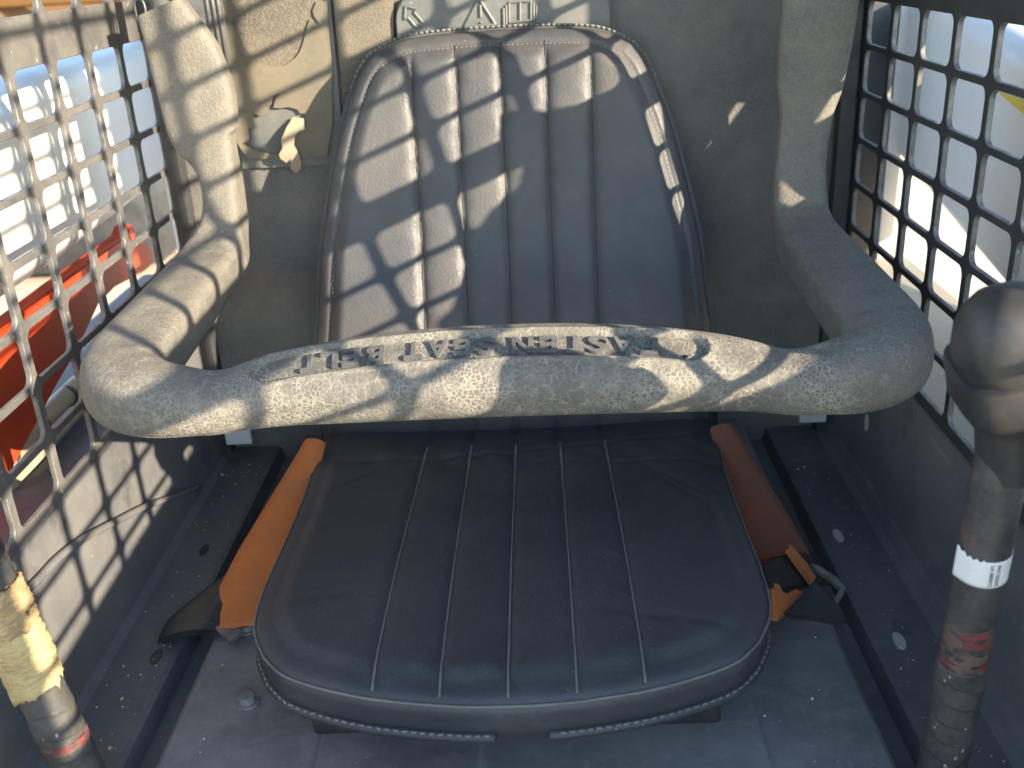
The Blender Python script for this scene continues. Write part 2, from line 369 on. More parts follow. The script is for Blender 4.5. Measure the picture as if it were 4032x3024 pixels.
# ------------------------------------------------------------------ punched steel side screens
PY, PZ = .085, .0521
def rrect(y0, y1, z0, z1, r, n=6):
    out = []
    for cy_, cz_, a in ((y1-r, z1-r, 0), (y0+r, z1-r, 90), (y0+r, z0+r, 180), (y1-r, z0+r, 270)):
        for k in range(n+1):
            t = R(a+90*k/n); out.append((cy_+r*math.cos(t), cz_+r*math.sin(t)))
    return out
GLINT = []
def cell(y0, y1, z0, z1, hole, xi, xo, V, F):
    cyy, czz = (hole[0]+hole[1])/2, (hole[2]+hole[3])/2
    ch = .0007
    inn = rrect(*hole, .0095); inn2 = rrect(hole[0]-ch, hole[1]+ch, hole[2]-ch, hole[3]+ch, .0095+ch); n = len(inn); outer = []
    for y, z in inn2:
        dy, dz = y-cyy, z-czz
        t = min((y1-cyy)/dy if dy > 1e-9 else (y0-cyy)/dy if dy < -1e-9 else 1e9, (z1-czz)/dz if dz > 1e-9 else (z0-czz)/dz if dz < -1e-9 else 1e9)
        outer.append((cyy+dy*t, czz+dz*t))
    # keep the cell's square corners
    for cq in ((y0, z0), (y0, z1), (y1, z0), (y1, z1)):
        k = min(range(n), key=lambda i: (outer[i][0]-cq[0])**2+(outer[i][1]-cq[1])**2); outer[k] = cq
    e = .0007 if xo > xi else -.0007
    rings = [(outer, xi), (inn2, xi), (inn, xi+e), (inn, xo-e), (inn2, xo), (outer, xo)]
    b = len(V)
    for rg, x in rings: V += [(x, y, z) for y, z in rg]
    for q in range(5):
        if q in (1, 2, 3): GLINT.extend(range(len(F), len(F)+n))
        F += [(b+q*n+i, b+q*n+(i+1) % n, b+(q+1)*n+(i+1) % n, b+(q+1)*n+i) for i in range(n)]
def screen(s, yref, zref, ncol, y_front, zband):
    xi, xo = s*XS, s*(XS+.005); V, F = [], []
    hb, hz = .0053, .0036
    def plain(y0, y1, z0, z1):
        v, f = box(min(xi, xo), max(xi, xo), y0, y1, z0, z1); b = len(V); V.extend(v); F.extend(tuple(i+b for i in q) for q in f)
    rows = [(zref-PZ*(r+1), zref-PZ*r) for r in range(7)]
    zt = zref+zband; rows += [(zt+PZ*r, zt+PZ*(r+1)) for r in range(7)]
    yl, yr = yref-PY*ncol, yref
    for z0, z1 in rows:
        for c_ in range(ncol):
            y1 = yref-PY*c_; y0 = y1-PY
            cell(y0, y1, z0, z1, (y0+hb, y1-hb, z0+hz, z1-hz), xi, xo, V, F)
    plain(yl, yr, zref, zt)                       # solid band between the two fields of holes
    plain(yl, yr, 1.115 if False else rows[6][0]-.012, rows[6][0])
    plain(yl, yr, zt+PZ*7, 1.905)
    plain(yr, YB, rows[6][0]-.012, 1.905); plain(y_front, yl, rows[6][0]-.012, 1.905)
    return V, F
pl_ = thing('mesh_panel', (-XS, .7, 1.1), 'dusty sunlit steel mesh screen with rectangular holes, left of the seat', 'mesh panel', 'side screens of the cab')
def sheet(args, mat, parent):
    GLINT.clear(); o = obj('sheet', screen(*args), mat, parent); o.data.materials.append(M['glint'])
    idx = np.zeros(len(o.data.polygons), np.int32); idx[GLINT] = 1; o.data.polygons.foreach_set('material_index', idx)
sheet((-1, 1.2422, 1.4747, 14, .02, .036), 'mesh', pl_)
pr_ = thing('mesh_panel', (XS, .7, 1.1), 'black shaded steel mesh screen with rectangular holes, right of the seat', 'mesh panel', 'side screens of the cab')
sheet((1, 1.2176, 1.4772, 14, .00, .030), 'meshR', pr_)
# rear corner posts
for s, nm, lb in ((-1, 'corner_post', 'black rear corner post at the end of the left mesh screen'), (1, 'corner_post', 'black rear corner post at the end of the right mesh screen')):
    o = obj(nm, box(min(s*.392, s*.4118), max(s*.392, s*.4118), 1.222, 1.243, .93, 1.90, .003), 'meshR', None, False, (s*.40, 1.23, .93)); tag(o, lb, 'post', 'rear corner posts of the cab')

# ------------------------------------------------------------------ seat
TA = .22
def seat_y(z): return 1.13+TA*(z-1.25)
NB = np.array([0, -1, TA])/math.hypot(1, TA)      # outward normal of the backrest
SEAMS = np.array([-.10, -.05, 0, .05, .10])
def coons(left, right, bottom, top):
    nk, nv = len(left), len(bottom); k = np.linspace(0, 1, nk)[:, None, None]; v = np.linspace(0, 1, nv)[None, :, None]
    L_, R_, B_, T_ = left[:, None], right[:, None], bottom[None], top[None]
    return (1-v)*L_+v*R_+(1-k)*B_+k*T_-((1-k)*(1-v)*bottom[0]+(1-k)*v*bottom[-1]+k*(1-v)*top[0]+k*v*top[-1])
def edge_dist(P, loop):
    A = loop; B = np.roll(loop, -1, 0); out = np.full(P.shape[:2], 9.)
    for a, b in zip(A, B):
        d = b-a; t = np.clip(((P-a)@d)/(d@d+1e-12), 0, 1); out = np.minimum(out, np.linalg.norm(P-(a+t[..., None]*d), axis=-1))
    return out
def gridfaces(nk, nv): return [(k*nv+i, k*nv+i+1, (k+1)*nv+i+1, (k+1)*nv+i) for k in range(nk-1) for i in range(nv-1)]
def puff(x, z, amp=.0078):
    ds = np.min(np.abs(x[..., None]-SEAMS), -1)
    return amp*(1-np.exp(-ds/.0055)), ds
seat = thing('seat', (0, .82, .99), 'black vinyl seat with fluted backrest and cushion on the cab platform', 'seat')
# backrest
side = crom([(.238, 1.000), (.236, 1.04), (.231, 1.12), (.2255, 1.17), (.219, 1.236), (.204, 1.305), (.186, 1.37), (.163, 1.425), (.146, 1.448)], 10)
topc = crom([(-.146, 1.448), (-.113, 1.463), (-.07, 1.468), (0, 1.4695), (.07, 1.468), (.113, 1.463), (.146, 1.448)], 12)
nk, nv = 150, 190
rs = resample(side, nk); ls = rs*np.array([-1, 1]); tc = resample(topc, nv); bc = np.stack([np.linspace(-.238, .238, nv), np.full(nv, 1.0)], -1)
P = coons(ls, rs, bc, tc)
loop = np.vstack([bc, rs[1:], tc[::-1][1:], ls[::-1][1:-1]])
openloop = np.vstack([rs, tc[::-1][1:], ls[::-1][1:]])         # edge without the bottom
e = edge_dist(P, np.vstack([rs, rs[-1:]*0+rs[-1:]])) if False else None
E1 = edge_dist(P, np.vstack([openloop, [[-.238, .70]], [[.238, .70]]]))
pf, ds = puff(P[..., 0], P[..., 1])
ins = sstep(.016, .034, E1)
h = pf*ins - .022*(1-np.sqrt(np.clip(1-(1-np.clip(E1/.034, 0, 1))**2, 0, 1))) - .0022*np.exp(-((E1-.0165)/.0022)**2)
h += -.010*np.cos(np.clip(P[..., 0]/.235, -1, 1)*math.pi/2)*sstep(1.10, 1.25, P[..., 1])*1.0            # dished across
h += .012*np.exp(-((P[..., 1]-1.13)/.07)**2)                                                           # lumbar swell
h += .0006*np.sin(P[..., 1]*190+P[..., 0]*15)*np.exp(-(ds/.010)**2)
h += -.016*sstep(1.052, 1.0, P[..., 1])                                                                 # tucks under at the crease
X = P[..., 0]; Z = P[..., 1]
front = np.stack([X, seat_y(Z), Z], -1)+h[..., None]*NB
V = [tuple(p) for p in front.reshape(-1, 3)]; F = gridfaces(nk, nv)
def ring_idx(nk, nv): return [k*nv+nv-1 for k in range(nk)]+[(nk-1)*nv+i for i in range(nv-2, -1, -1)]+[k*nv for k in range(nk-2, -1, -1)]
ri = ring_idx(nk, nv); prev = ri
for off, d_ in ((.0015, .012), (.002, .03), (-.004, .052)):
    cur = []
    for q in ri:
        p = np.array(V[q]); c0 = np.array([0, seat_y(1.2), 1.2]); o2 = p-c0; o2[1] = 0; o2 /= np.linalg.norm(o2)
        cur.append(len(V)); V.append(tuple(p+o2*off-NB*d_))
    F += [(prev[i], prev[i+1], cur[i+1], cur[i]) for i in range(len(ri)-1)]; prev = cur
back = obj('backrest', (V, F), 'leatherB', seat, True)
edge3 = np.array([V[q] for q in ri])
c0 = np.array([0, seat_y(1.2), 1.2])
def outw(P_, a, b):
    o2 = P_-c0; o2[:, 1] = 0; o2 /= np.linalg.norm(o2, axis=1)[:, None]; return P_+o2*a+NB*b
ed = resample(edge3, 260)
obj('piping', tube(outw(ed, .0025, -.008), .0040, 8), 'leatherB', back, True)
def stitches(path, pitch, ln, rad, normal_off=None):
    path = np.asarray(path); L = np.linalg.norm(np.diff(path, axis=0), axis=1).sum(); n = int(L/pitch); pts = resample(path, 2*n+1)
    V, F = [], []
    for i in range(n):
        a, b = pts[2*i], pts[2*i+1]; m = (a+b)/2; d = (b-a); d = d/np.linalg.norm(d)*ln/2; d += rng.normal(0, ln*.05, 3)
        v, f = tube([m-d, m-d*.6, m+d*.6, m+d], [rad*.3, rad, rad, rad*.3], 5); k = len(V); V += v; F += [tuple(q+k for q in w_) for w_ in f]
    return V, F
obj('edge_stitching', stitches(outw(ed, .0048, -.004)[(ed[:, 2] > 1.40)], .0062, .0050, .0015), 'thread', back, True)['kind'] = 'stuff'
def on_back(x, z, lift):
    i = np.unravel_index(np.argmin((X-x)**2+(Z-z)**2), X.shape); return front[i]+NB*lift
# inner border seam line and flute seams, sewn
bl = []
for k in range(len(openloop)):
    p = openloop[k]; c_ = np.array([0, 1.22]); d = c_-p; d /= np.linalg.norm(d); bl.append(p+d*.0175)
bl = resample(np.array(bl), 220)
obj('border_stitching', stitches(np.array([on_back(p[0], p[1], .0003) for p in bl]), .0052, .0034, .0006), 'seamdust', back, True)['kind'] = 'stuff'
for sx in SEAMS:
    zt_ = 1.452-.30*max(0, abs(sx)-.05)
    col_ = np.array([[np.interp(sx, P[k, :, 0], front[k, :, j]) for j in range(3)] for k in range(nk)])
    col_ = col_[(col_[:, 2] > 1.045) & (col_[:, 2] < zt_)]; col_ = col_+NB*.0002
    obj('seam', tube(col_, .0008, 6), 'black', back, True)
# cushion
sidec = crom([(.229, 1.085), (.227, 1.05), (.222, .98), (.2165, .90), (.213, .80), (.2115, .72), (.206, .672), (.190, .637)], 10)
frontc = crom([(-.190, .637), (-.166, .614), (-.113, .594), (-.05, .583), (0, .5805), (.05, .583), (.113, .594), (.166, .614), (.190, .637)], 10)
nk2, nv2 = 150, 190
rs2 = resample(sidec, nk2); ls2 = rs2*np.array([-1, 1]); fc2 = resample(frontc, nv2); rc2 = np.stack([np.linspace(-.229, .229, nv2), np.full(nv2, 1.085)], -1)
P2 = coons(ls2, rs2, rc2, fc2)
ol2 = np.vstack([rs2, fc2[::-1][1:], ls2[::-1][1:]])
E2 = edge_dist(P2, np.vstack([ol2, [[-.229, 1.4]], [[.229, 1.4]]]))
pf2, ds2 = puff(P2[..., 0], None, .0042)
Yv = P2[..., 1]
zc = 1.040+.024*sstep(1.05, .68, Yv) - .012*sstep(.99, 1.085, Yv)
zc += pf2*sstep(.014, .03, E2)-.011*(1-np.sqrt(np.clip(1-(1-np.clip(E2/.040, 0, 1))**2, 0, 1)))
zc += -.006*np.cos(np.clip(P2[..., 0]/.21, -1, 1)*math.pi/2)
zc += .0012*np.sin(P2[..., 0]*70+Yv*30)*np.exp(-((Yv-.98)/.05)**2)
px_, py_ = P2[..., 0], Yv
zc += -.0022*np.exp(-((py_-1.000-.02*np.sin(px_*9))/.0045)**2)*sstep(.02, .05, E2) - .0014*np.exp(-((py_-.972+.12*px_)/.004)**2)*sstep(-.04, .10, px_)
zc += .0009*np.sin(px_*160+3*np.sin(py_*25))*np.exp(-((py_-.985)/.022)**2)
for cx_, cy_, an, ln in ((-.17, .93, .9, .05), (.165, .90, -1.0, .06), (.17, .87, -1.1, .05), (-.155, .70, .3, .04), (.12, .66, -.3, .05)):
    u_ = (px_-cx_)*math.cos(an)+(py_-cy_)*math.sin(an); v_ = -(px_-cx_)*math.sin(an)+(py_-cy_)*math.cos(an)
    zc += -.0016*np.exp(-(u_/ln)**2-(v_/.0045)**2)
zc += .0003*np.sin(py_*210+px_*12)*np.exp(-((ds2-.006)/.004)**2)
top2 = np.stack([P2[..., 0], Yv, zc], -1)
V = [tuple(p) for p in top2.reshape(-1, 3)]; F = gridfaces(nk2, nv2)
ri2 = ring_idx(nk2, nv2); prev = ri2; C2 = np.array([0, .85, 0])
for dz_, off in ((.003, .0018), (.008, .0020), (.020, .0000), (.031, -.0025), (.036, -.010)):
    cur = []
    for q in ri2:
        p = np.array(V[q]); o2 = p-C2; o2[2] = 0; o2 /= np.linalg.norm(o2)
        zz = p[2]-dz_
        cur.append(len(V)); V.append(tuple(np.array([p[0], p[1], zz])+o2*off))
    F += [(prev[i], prev[i+1], cur[i+1], cur[i]) for i in range(len(ri2)-1)]; prev = cur
F.append(tuple(prev))
cush = obj('cushion', (V, F), 'leather', seat, True)
e3 = resample(np.array([V[q] for q in ri2]), 300)
def outw2(P_, a, z=None):
    o2 = P_-C2; o2[:, 2] = 0; o2 /= np.linalg.norm(o2, axis=1)[:, None]; Q = P_+o2*a
    if z is not None: Q[:, 2] = z
    return Q
obj('top_seam', tube(outw2(e3.copy(), .0008)+np.array([0, 0, .0003]), .0012, 6), 'seamdust', cush, True)
lowp = outw2(e3.copy(), -.0008); lowp[:, 2] -= .0290
mid_ = np.argmin(np.abs(lowp[:, 0]-.006)+np.abs(lowp[:, 1]-.575)*.3)
obj('piping', join(tube(lowp[:mid_-4], .0042, 8), tube(lowp[mid_+4:], .0042, 8)), 'leather', cush, True)
lst = outw2(e3.copy(), .0014); lst[:, 2] -= .0262
obj('edge_stitching', join(stitches(lst[:mid_-5], .0068, .0050, .0011), stitches(lst[mid_+5:], .0068, .0050, .0011)), 'thread', cush, True)['kind'] = 'stuff'
for sx in SEAMS:
    col_ = np.array([[sx]+[np.interp(sx, P2[k, :, 0], top2[k, :, j]) for j in (1, 2)] for k in range(3, nk2)])
    col_ = col_[(col_[:, 1] < 1.03)]; col_[:, 2] += .0006; col_ = col_[:-1]; col_[1:-1, 2] = np.convolve(col_[:, 2], np.ones(3)/3, 'valid')
    rad = np.interp(col_[:, 1], [.6, .9, 1.0, 1.04], [.0010, .0008, .0019, .0015])
    obj('seam', tube(col_, rad, 6), 'seamdust', cush, True)
obj('base_pan', box(-.17, .17, .66, 1.06, .952, 1.005, .006), 'black', seat)

# ------------------------------------------------------------------ padded restraint bar
def fillet(pts, rads, n=14):
    out = [np.array(pts[0], float)]
    for i in range(1, len(pts)-1):
        p, a, b = (np.array(q, float) for q in (pts[i], pts[i-1], pts[i+1])); r_ = rads[i]
        d1 = (a-p)/np.linalg.norm(a-p); d2 = (b-p)/np.linalg.norm(b-p)
        for t in np.linspace(0, 1, n): out.append((1-t)**2*(p+d1*r_)+2*t*(1-t)*p+t*t*(p+d2*r_))
    out.append(np.array(pts[-1], float)); return np.array(out)
bar_pts = [(-.340, 1.100, 1.510), (-.314, 1.103, 1.255), (-.330, .753, 1.222), (.325, .742, 1.224), (.313, 1.10, 1.255), (.338, 1.10, 1.64)]
path = fillet(bar_pts, [0, .080, .080, .080, .080, 0])
S_ = np.r_[0, np.cumsum(np.linalg.norm(np.diff(path, axis=0), axis=1))]
nst = 760; ss = np.linspace(0, S_[-1], nst); C3 = np.stack([np.interp(ss, S_, path[:, i]) for i in range(3)], -1)
for _ in range(6): C3[1:-1] = .25*C3[:-2]+.5*C3[1:-1]+.25*C3[2:]
# section half sizes keyed to recognisable places along the bar
xb = C3[:, 0]; yb = C3[:, 1]; zb = C3[:, 2]
leftarm = (xb < -.2) & (zb > 1.256); rightarm = (xb > .2) & (zb > 1.29)
hN = np.full(nst, .031); hB = np.full(nst, .028)
zk = [1.25, 1.31, 1.340, 1.358, 1.373, 1.383, 1.398, 1.425, 1.46, 1.51]
hl = np.interp(zb, zk, [.025, .0195, .0205, .024, .032, .0365, .038, .0395, .0375, .0255])
hr = np.interp(zb, [1.25, 1.33, 1.375, 1.40, 1.45, 1.55, 1.64], [.030, .026, .027, .034, .037, .038, .036])
hN = np.where((xb < -.2) & (zb > 1.27), hl, hN); hN = np.where((xb > .2) & (zb > 1.27), hr, hN)
hB = np.where((zb > 1.27), np.interp(zb, [1.27, 1.33, 1.40, 1.5], [.027, .022, .017, .013]), hB)
onbar = (yb < .80)
cb = np.abs(xb)
hN = np.where(onbar & (cb < .30), np.where(cb < .22, .0415-.0150*np.clip(cb/.22, 0, 1)**2.4, np.interp(cb, [.22, .245, .275, .30], [.0265, .0275, .0325, .0355])), hN)
hB = np.where(onbar & (cb < .30), np.where(cb < .22, .0288-.0066*np.clip(cb/.22, 0, 1)**2.4, np.interp(cb, [.22, .245, .275, .30], [.0222, .0235, .0275, .030])), hB)
hN = np.where(onbar & (cb >= .30), .0365, hN); hB = np.where(onbar & (cb >= .30), .0305, hB)
arm = (~onbar) & (zb <= 1.27)
hN = np.where(arm, np.interp(yb, [.80, .95, 1.05, 1.10], [.034, .032, .030, .026]), hN); hB = np.where(arm, np.interp(yb, [.80, .95, 1.10], [.0285, .026, .024]), hB)
for A in (hN, hB):
    for _ in range(9): A[1:-1] = .25*A[:-2]+.5*A[1:-1]+.25*A[2:]
# lateral shift of the wide plate on the left arm; bow of the middle
shift = np.where(leftarm, np.interp(zb, [1.255, 1.27, 1.31, 1.340, 1.358, 1.377, 1.398, 1.425, 1.46, 1.51], [.004, .007, .0121, .0141, .0125, .0080, .0100, .0123, .0104, -.001]), 0)
for _ in range(9): shift[1:-1] = .25*shift[:-2]+.5*shift[1:-1]+.25*shift[2:]
C3[:, 0] += shift
arch = np.where(onbar & (cb < .26), np.clip(1-(cb/.235)**2.2, 0, 1), 0)
for _ in range(12): arch[1:-1] = .25*arch[:-2]+.5*arch[1:-1]+.25*arch[2:]
C3[:, 1] += arch*.017; C3[:, 2] += arch*.010-np.where(onbar, .003*np.exp(-((np.abs(xb)-.225)/.03)**2), 0)
tilt = np.where(onbar, np.interp(cb, [0, .19, .27, .31], [R(19), R(19), R(8), 0]), 0)
for _ in range(20): tilt[1:-1] = .25*tilt[:-2]+.5*tilt[1:-1]+.25*tilt[2:]
T3 = np.gradient(C3, axis=0); T3 /= np.linalg.norm(T3, axis=1)[:, None]
nth = 128; exv = np.where(onbar, 2.6, 4.6)
for _ in range(40): exv[1:-1] = .25*exv[:-2]+.5*exv[1:-1]+.25*exv[2:]
th = np.linspace(0, 2*math.pi, nth, endpoint=False); ex = 2.7
cN = np.sign(np.cos(th))*np.abs(np.cos(th))**(2/ex); cB = np.sign(np.sin(th))*np.abs(np.sin(th))**(2/ex)
Nv = np.array([1., 0, 0]); RX0, RX1, RN0, RN1 = -.196, .164, -.0158, .0160
def recess_mask(x, n_):
    r_ = .016; cx_, hx = (RX0+RX1)/2, (RX1-RX0)/2-r_; cn_, hn = (RN0+RN1)/2, (RN1-RN0)/2-r_
    d = np.hypot(np.maximum(np.abs(x-cx_)-hx, 0), np.maximum(np.abs(n_-cn_)-hn, 0))-r_
    return sstep(.0004, -.0014, d), d
V = []; FLOOR = []
for i in range(nst):
    T = T3[i]; Nv = Nv-T*np.dot(T, Nv); Nv /= np.linalg.norm(Nv); Bv = np.cross(T, Nv)
    # on the crossbar N points back, B up; tilt leans the label face towards the front opening
    ct, st = math.cos(tilt[i]), math.sin(tilt[i])
    Nn = ct*Nv+st*Bv; Bn = ct*Bv-st*Nv
    q_ = exv[i]; n_ = hN[i]*np.sign(np.cos(th))*np.abs(np.cos(th))**(2/q_); b_ = hB[i]*np.sign(np.sin(th))*np.abs(np.sin(th))**(2/q_)
    # mould parting line along the lower front edge
    fr = np.exp(-((((th-R(222))+math.pi) % (2*math.pi)-math.pi)/.075)**2)*(.0042 if onbar[i] else .0015)
    n_ = n_*(1-fr/.04); b_ = b_*(1-fr/.03)
    if onbar[i] and abs(C3[i, 0]) < .22:
        m, d = recess_mask(C3[i, 0], n_); topside = b_ > 0
        fl = hB[i]*(1-np.abs(np.clip(n_/hN[i], -1, 1))**ex*.9)**(1/ex)-.0050
        rim = .0018*np.exp(-((d-.0024)/.0022)**2)
        b_ = np.where(topside, b_*(1-m)+np.minimum(b_, fl)*m+rim, b_)
    V += [tuple(C3[i]+n_[k]*Nn+b_[k]*Bn) for k in range(nth)]
    FLOOR.append((C3[i].copy(), Nn, Bn, hN[i], hB[i]))
F = [(i*nth+k, i*nth+(k+1) % nth, (i+1)*nth+(k+1) % nth, (i+1)*nth+k) for i in range(nst-1) for k in range(nth)]
F += [tuple(range(nth))[::-1], tuple((nst-1)*nth+k for k in range(nth))]
rb = thing('restraint_bar', (0, .76, 1.2), 'padded restraint bar with raised wording, cracked dusty grey rubber, across the seat', 'restraint bar')
pad = obj('pad', (V, F), 'rubber', rb, True, auto=60)
wv = np.where(onbar, np.interp(cb, [0, .24, .33], [1.0, .95, .55]), np.interp(zb, [1.22, 1.30, 1.40], [.42, .22, .12]))
wa = pad.data.attributes.new('wear', 'FLOAT', 'POINT'); wa.data.foreach_set('value', np.repeat(wv, nth).astype(np.float32)[:len(pad.data.vertices)])
# raised lettering in the recess, reading for the person in the seat (upside down from here)
ib = [i for i in range(nst) if onbar[i] and abs(C3[i, 0]) < .21]; xs_ = np.array([C3[i, 0] for i in ib])
def on_floor(x, n_, lift):
    j = int(np.clip(np.searchsorted(xs_, x), 1, len(ib)-1)); a = ib[j-1]; t = (x-xs_[j-1])/(xs_[j]-xs_[j-1]); A, B = FLOOR[a], FLOOR[ib[j]]
    c_ = A[0]*(1-t)+B[0]*t; Nn = A[1]; Bn = A[2]; hn_ = A[3]*(1-t)+B[3]*t; hb_ = A[4]*(1-t)+B[4]*t
    fl = hb_*(1-min(1, abs(n_/hn_))**ex*.9)**(1/ex)-.0050
    return c_+Nn*n_+Bn*(fl+lift)
def put_letter(ch, xc, wid, hgt):
    v, f = textmesh(ch, 1.0, .5, .022)
    a = np.array(v); x0, x1, y0, y1 = a[:, 0].min(), a[:, 0].max(), a[:, 1].min(), a[:, 1].max()
    out = []
    for p in v:
        u_ = (p[0]-(x0+x1)/2)/(x1-x0)*wid; v_ = (p[1]-(y0+y1)/2)/(y1-y0)*hgt; up_ = .0031 if p[2] > 0 else -.001
        if p[2] > 0: u_ *= .95; v_ *= .97
        out.append(tuple(on_floor(xc-u_, +.0002-v_, up_)))
    o = obj('letter', (out, f), 'letter', pad); return o
# centres of the letters measured along the bar, right to left from here
xs_l = {'FASTEN': [.1185, .0985, .0780, .0605, .0394, .0185], 'SEAT': [-.0103, -.0292, -.0487, -.0685], 'BELT': [-.0990, -.1185, -.1362, -.1520]}
for wd, L in xs_l.items():
    for ch, xc in zip(wd, L): put_letter(ch, xc, .0172 if ch in 'AN' else .0150, .0205)
# small moulded stud hole in the recess end
obj('moulded_pip', lathe([(.0022, 0), (.0022, .0012), (.001, .0016)], on_floor(.147, -.008, 0), (0, 0, 1), 12), 'black', pad)
# steel pin and wire clip on the left arm's top end
pin = thing('pivot_pin', (-.352, 1.13, 1.48), 'pale steel pivot pin with wire clip above the left arm of the restraint bar', 'pin')
obj('pin', tube([(-.3515, 1.13, 1.47), (-.351, 1.131, 1.60)], .0095, 14), 'steel', pin, True)
t_ = np.linspace(0, math.pi, 14)
obj('wire_clip', tube([(-.377, 1.125, 1.485)]+[(-.3715-.0052*math.cos(a), 1.125, 1.510+.009*math.sin(a)) for a in t_]+[(-.366, 1.125, 1.485)], .0013, 8), 'steel', pin, True)

# ------------------------------------------------------------------ back wall fittings
STICKER = [(-0.3203,1.5042),(-0.3163,1.5036),(-0.3120,1.4956),(-0.3094,1.4885),(-0.3019,1.4705),(-0.2972,1.4588),(-0.2911,1.4496),(-0.2812,1.4392),(-0.2741,1.4362),(-0.2650,1.4335),(-0.2555,1.4333),(-0.2454,1.4384),(-0.2391,1.4426),(-0.2336,1.4486),(-0.2287,1.4573),(-0.2245,1.4677),(-0.2216,1.4754),(-0.2173,1.4838),(-0.2118,1.4793),(-0.2074,1.4774),(-0.2091,1.4818),(-0.2123,1.4864),(-0.2129,1.4925),(-0.2099,1.4975),(-0.2070,1.5021),(-0.1951,1.5018),(-0.1967,1.4769),(-0.1977,1.4298),(-0.2008,1.4084),(-0.2050,1.3661),(-0.2161,1.3275),(-0.2377,1.3267),(-0.2641,1.3252),(-0.2826,1.3270),(-0.3123,1.3289),(-0.3190,1.3397),(-0.3242,1.3509),(-0.3247,1.3628),(-0.3234,1.3927),(-0.3213,1.4203),(-0.3206,1.4599)]
HOLE = [(-0.3075,1.3959),(-0.2995,1.3822),(-0.2909,1.3782),(-0.2803,1.3813),(-0.2819,1.3894),(-0.2752,1.3908),(-0.2717,1.4004),(-0.2633,1.4038),(-0.2699,1.3959),(-0.2730,1.3872),(-0.2658,1.3860),(-0.2556,1.3872),(-0.2450,1.3837),(-0.2420,1.3786),(-0.2368,1.3792),(-0.2365,1.3676),(-0.2414,1.3696),(-0.2507,1.3692),(-0.2584,1.3668),(-0.2668,1.3564),(-0.2671,1.3437),(-0.2733,1.3330),(-0.2854,1.3335),(-0.2961,1.3368),(-0.3049,1.3403),(-0.3173,1.3470),(-0.3069,1.3519),(-0.3068,1.3646),(-0.2947,1.3646),(-0.3000,1.3724),(-0.2979,1.3804)]
CURL = [(-0.2509,1.3755),(-0.2384,1.3735),(-0.2367,1.3615),(-0.2438,1.3600),(-0.2490,1.3558),(-0.2514,1.3451),(-0.2470,1.3340),(-0.2460,1.3230),(-0.2489,1.3148),(-0.2557,1.3102),(-0.2605,1.3163),(-0.2572,1.3290),(-0.2639,1.3238),(-0.2701,1.3296),(-0.2707,1.3351),(-0.2651,1.3421),(-0.2662,1.3512),(-0.2587,1.3652)]
dec = thing('decal', (-.26, 1.236, 1.33), 'torn tan decal with a peeled hole, on the back wall left of the seat', 'decal')
obj('backing', prism([(-.326, 1.2385, 1.53), (-.192, 1.2385, 1.53), (-.196, 1.2385, 1.316), (-.322, 1.2385, 1.316)], (0, 1, 0), .003), 'plate', dec)
fz = obj('fuzzy_patch', prism([(-.318, 1.2358, 1.53), (-.200, 1.2358, 1.53), (-.204, 1.2358, 1.428), (-.318, 1.2358, 1.428)], (0, 1, 0), .002), 'foam_fuzzy', dec)
obj('film', prism([(x, 1.2325, z) for x, z in STICKER], (0, 1, 0), .0012, [(x, 1.2325, z) for x, z in HOLE]), 'sticker', dec)
cv, cf = prism([(x, 0, z) for x, z in CURL], (0, 1, 0), .0010)
cv = [(x, y+1.2312-.014*math.sin(min(1, max(0, (1.376-z)/.062))*math.pi*.85), z) for x, y, z in cv]
obj('peeled_strip', (cv, cf), 'decal_back', dec)
# fuzzy foam strip between decal and seat, top left
fs = obj('foam_strip', prism([(-.188, 1.2375, 1.56), (-.115, 1.2375, 1.56), (-.125, 1.2375, 1.44), (-.15, 1.2375, 1.40), (-.190, 1.2375, 1.40)], (0, 1, 0), .004), 'foam_fuzzy', None, False, (-.155, 1.2375, 1.40)); tag(fs, 'dusty fuzzy foam strip on the back wall beside the torn decal', 'foam')
# embossed plate above the backrest: arrow, warning triangle, open book
wp = thing('warning_plate', (0, 1.228, 1.45), 'grey plastic plate with embossed arrow, warning triangle and open book, above the backrest', 'plate')
pts = rrect(-.119, .126, 1.43, 1.506, .030, 6)
obj('plate', prism([(x, 1.234, z) for x, z in pts], (0, 1, 0), .010, bev=.0015), 'plate', wp)
YP = 1.2280
def rib(a, b, r_=.0016): return tube([(a[0], YP, a[1]), (b[0], YP, b[1])], r_, 6)
def poly_ribs(pts_, closed=False, r_=.0016):
    L = list(pts_)+([pts_[0]] if closed else []); return join(*[rib(L[i], L[i+1], r_) for i in range(len(L)-1)])
obj('arrow', poly_ribs([(-.1061, 1.4922), (-.1082, 1.4787), (-.1040, 1.4800), (-.0952, 1.4685), (-.0875, 1.4740), (-.0965, 1.4850), (-.0934, 1.4889)], True), 'plate', wp)
tri_ = obj('warning_triangle', poly_ribs([(-.0220, 1.4965), (-.0405, 1.4662), (-.0048, 1.4675)], True, .0018), 'plate', wp)
obj('exclamation_mark', join(rib((-.0210, 1.4895), (-.0212, 1.4765), .0018), rib((-.0213, 1.4712), (-.0213, 1.4700), .0018)), 'plate', wp)
obj('open_book', join(poly_ribs([(.0117, 1.4905), (.0109, 1.4688), (.0231, 1.4696), (.0355, 1.4703), (.0364, 1.4906), (.0241, 1.4912)], True), rib((.0241, 1.4912), (.0231, 1.4696)),
    rib((.0082, 1.4880), (.0075, 1.4672)), rib((.0050, 1.4850), (.0045, 1.4665)), rib((.0395, 1.4885), (.0388, 1.4690)), rib((.0425, 1.4860), (.0419, 1.4690))), 'plate', wp)
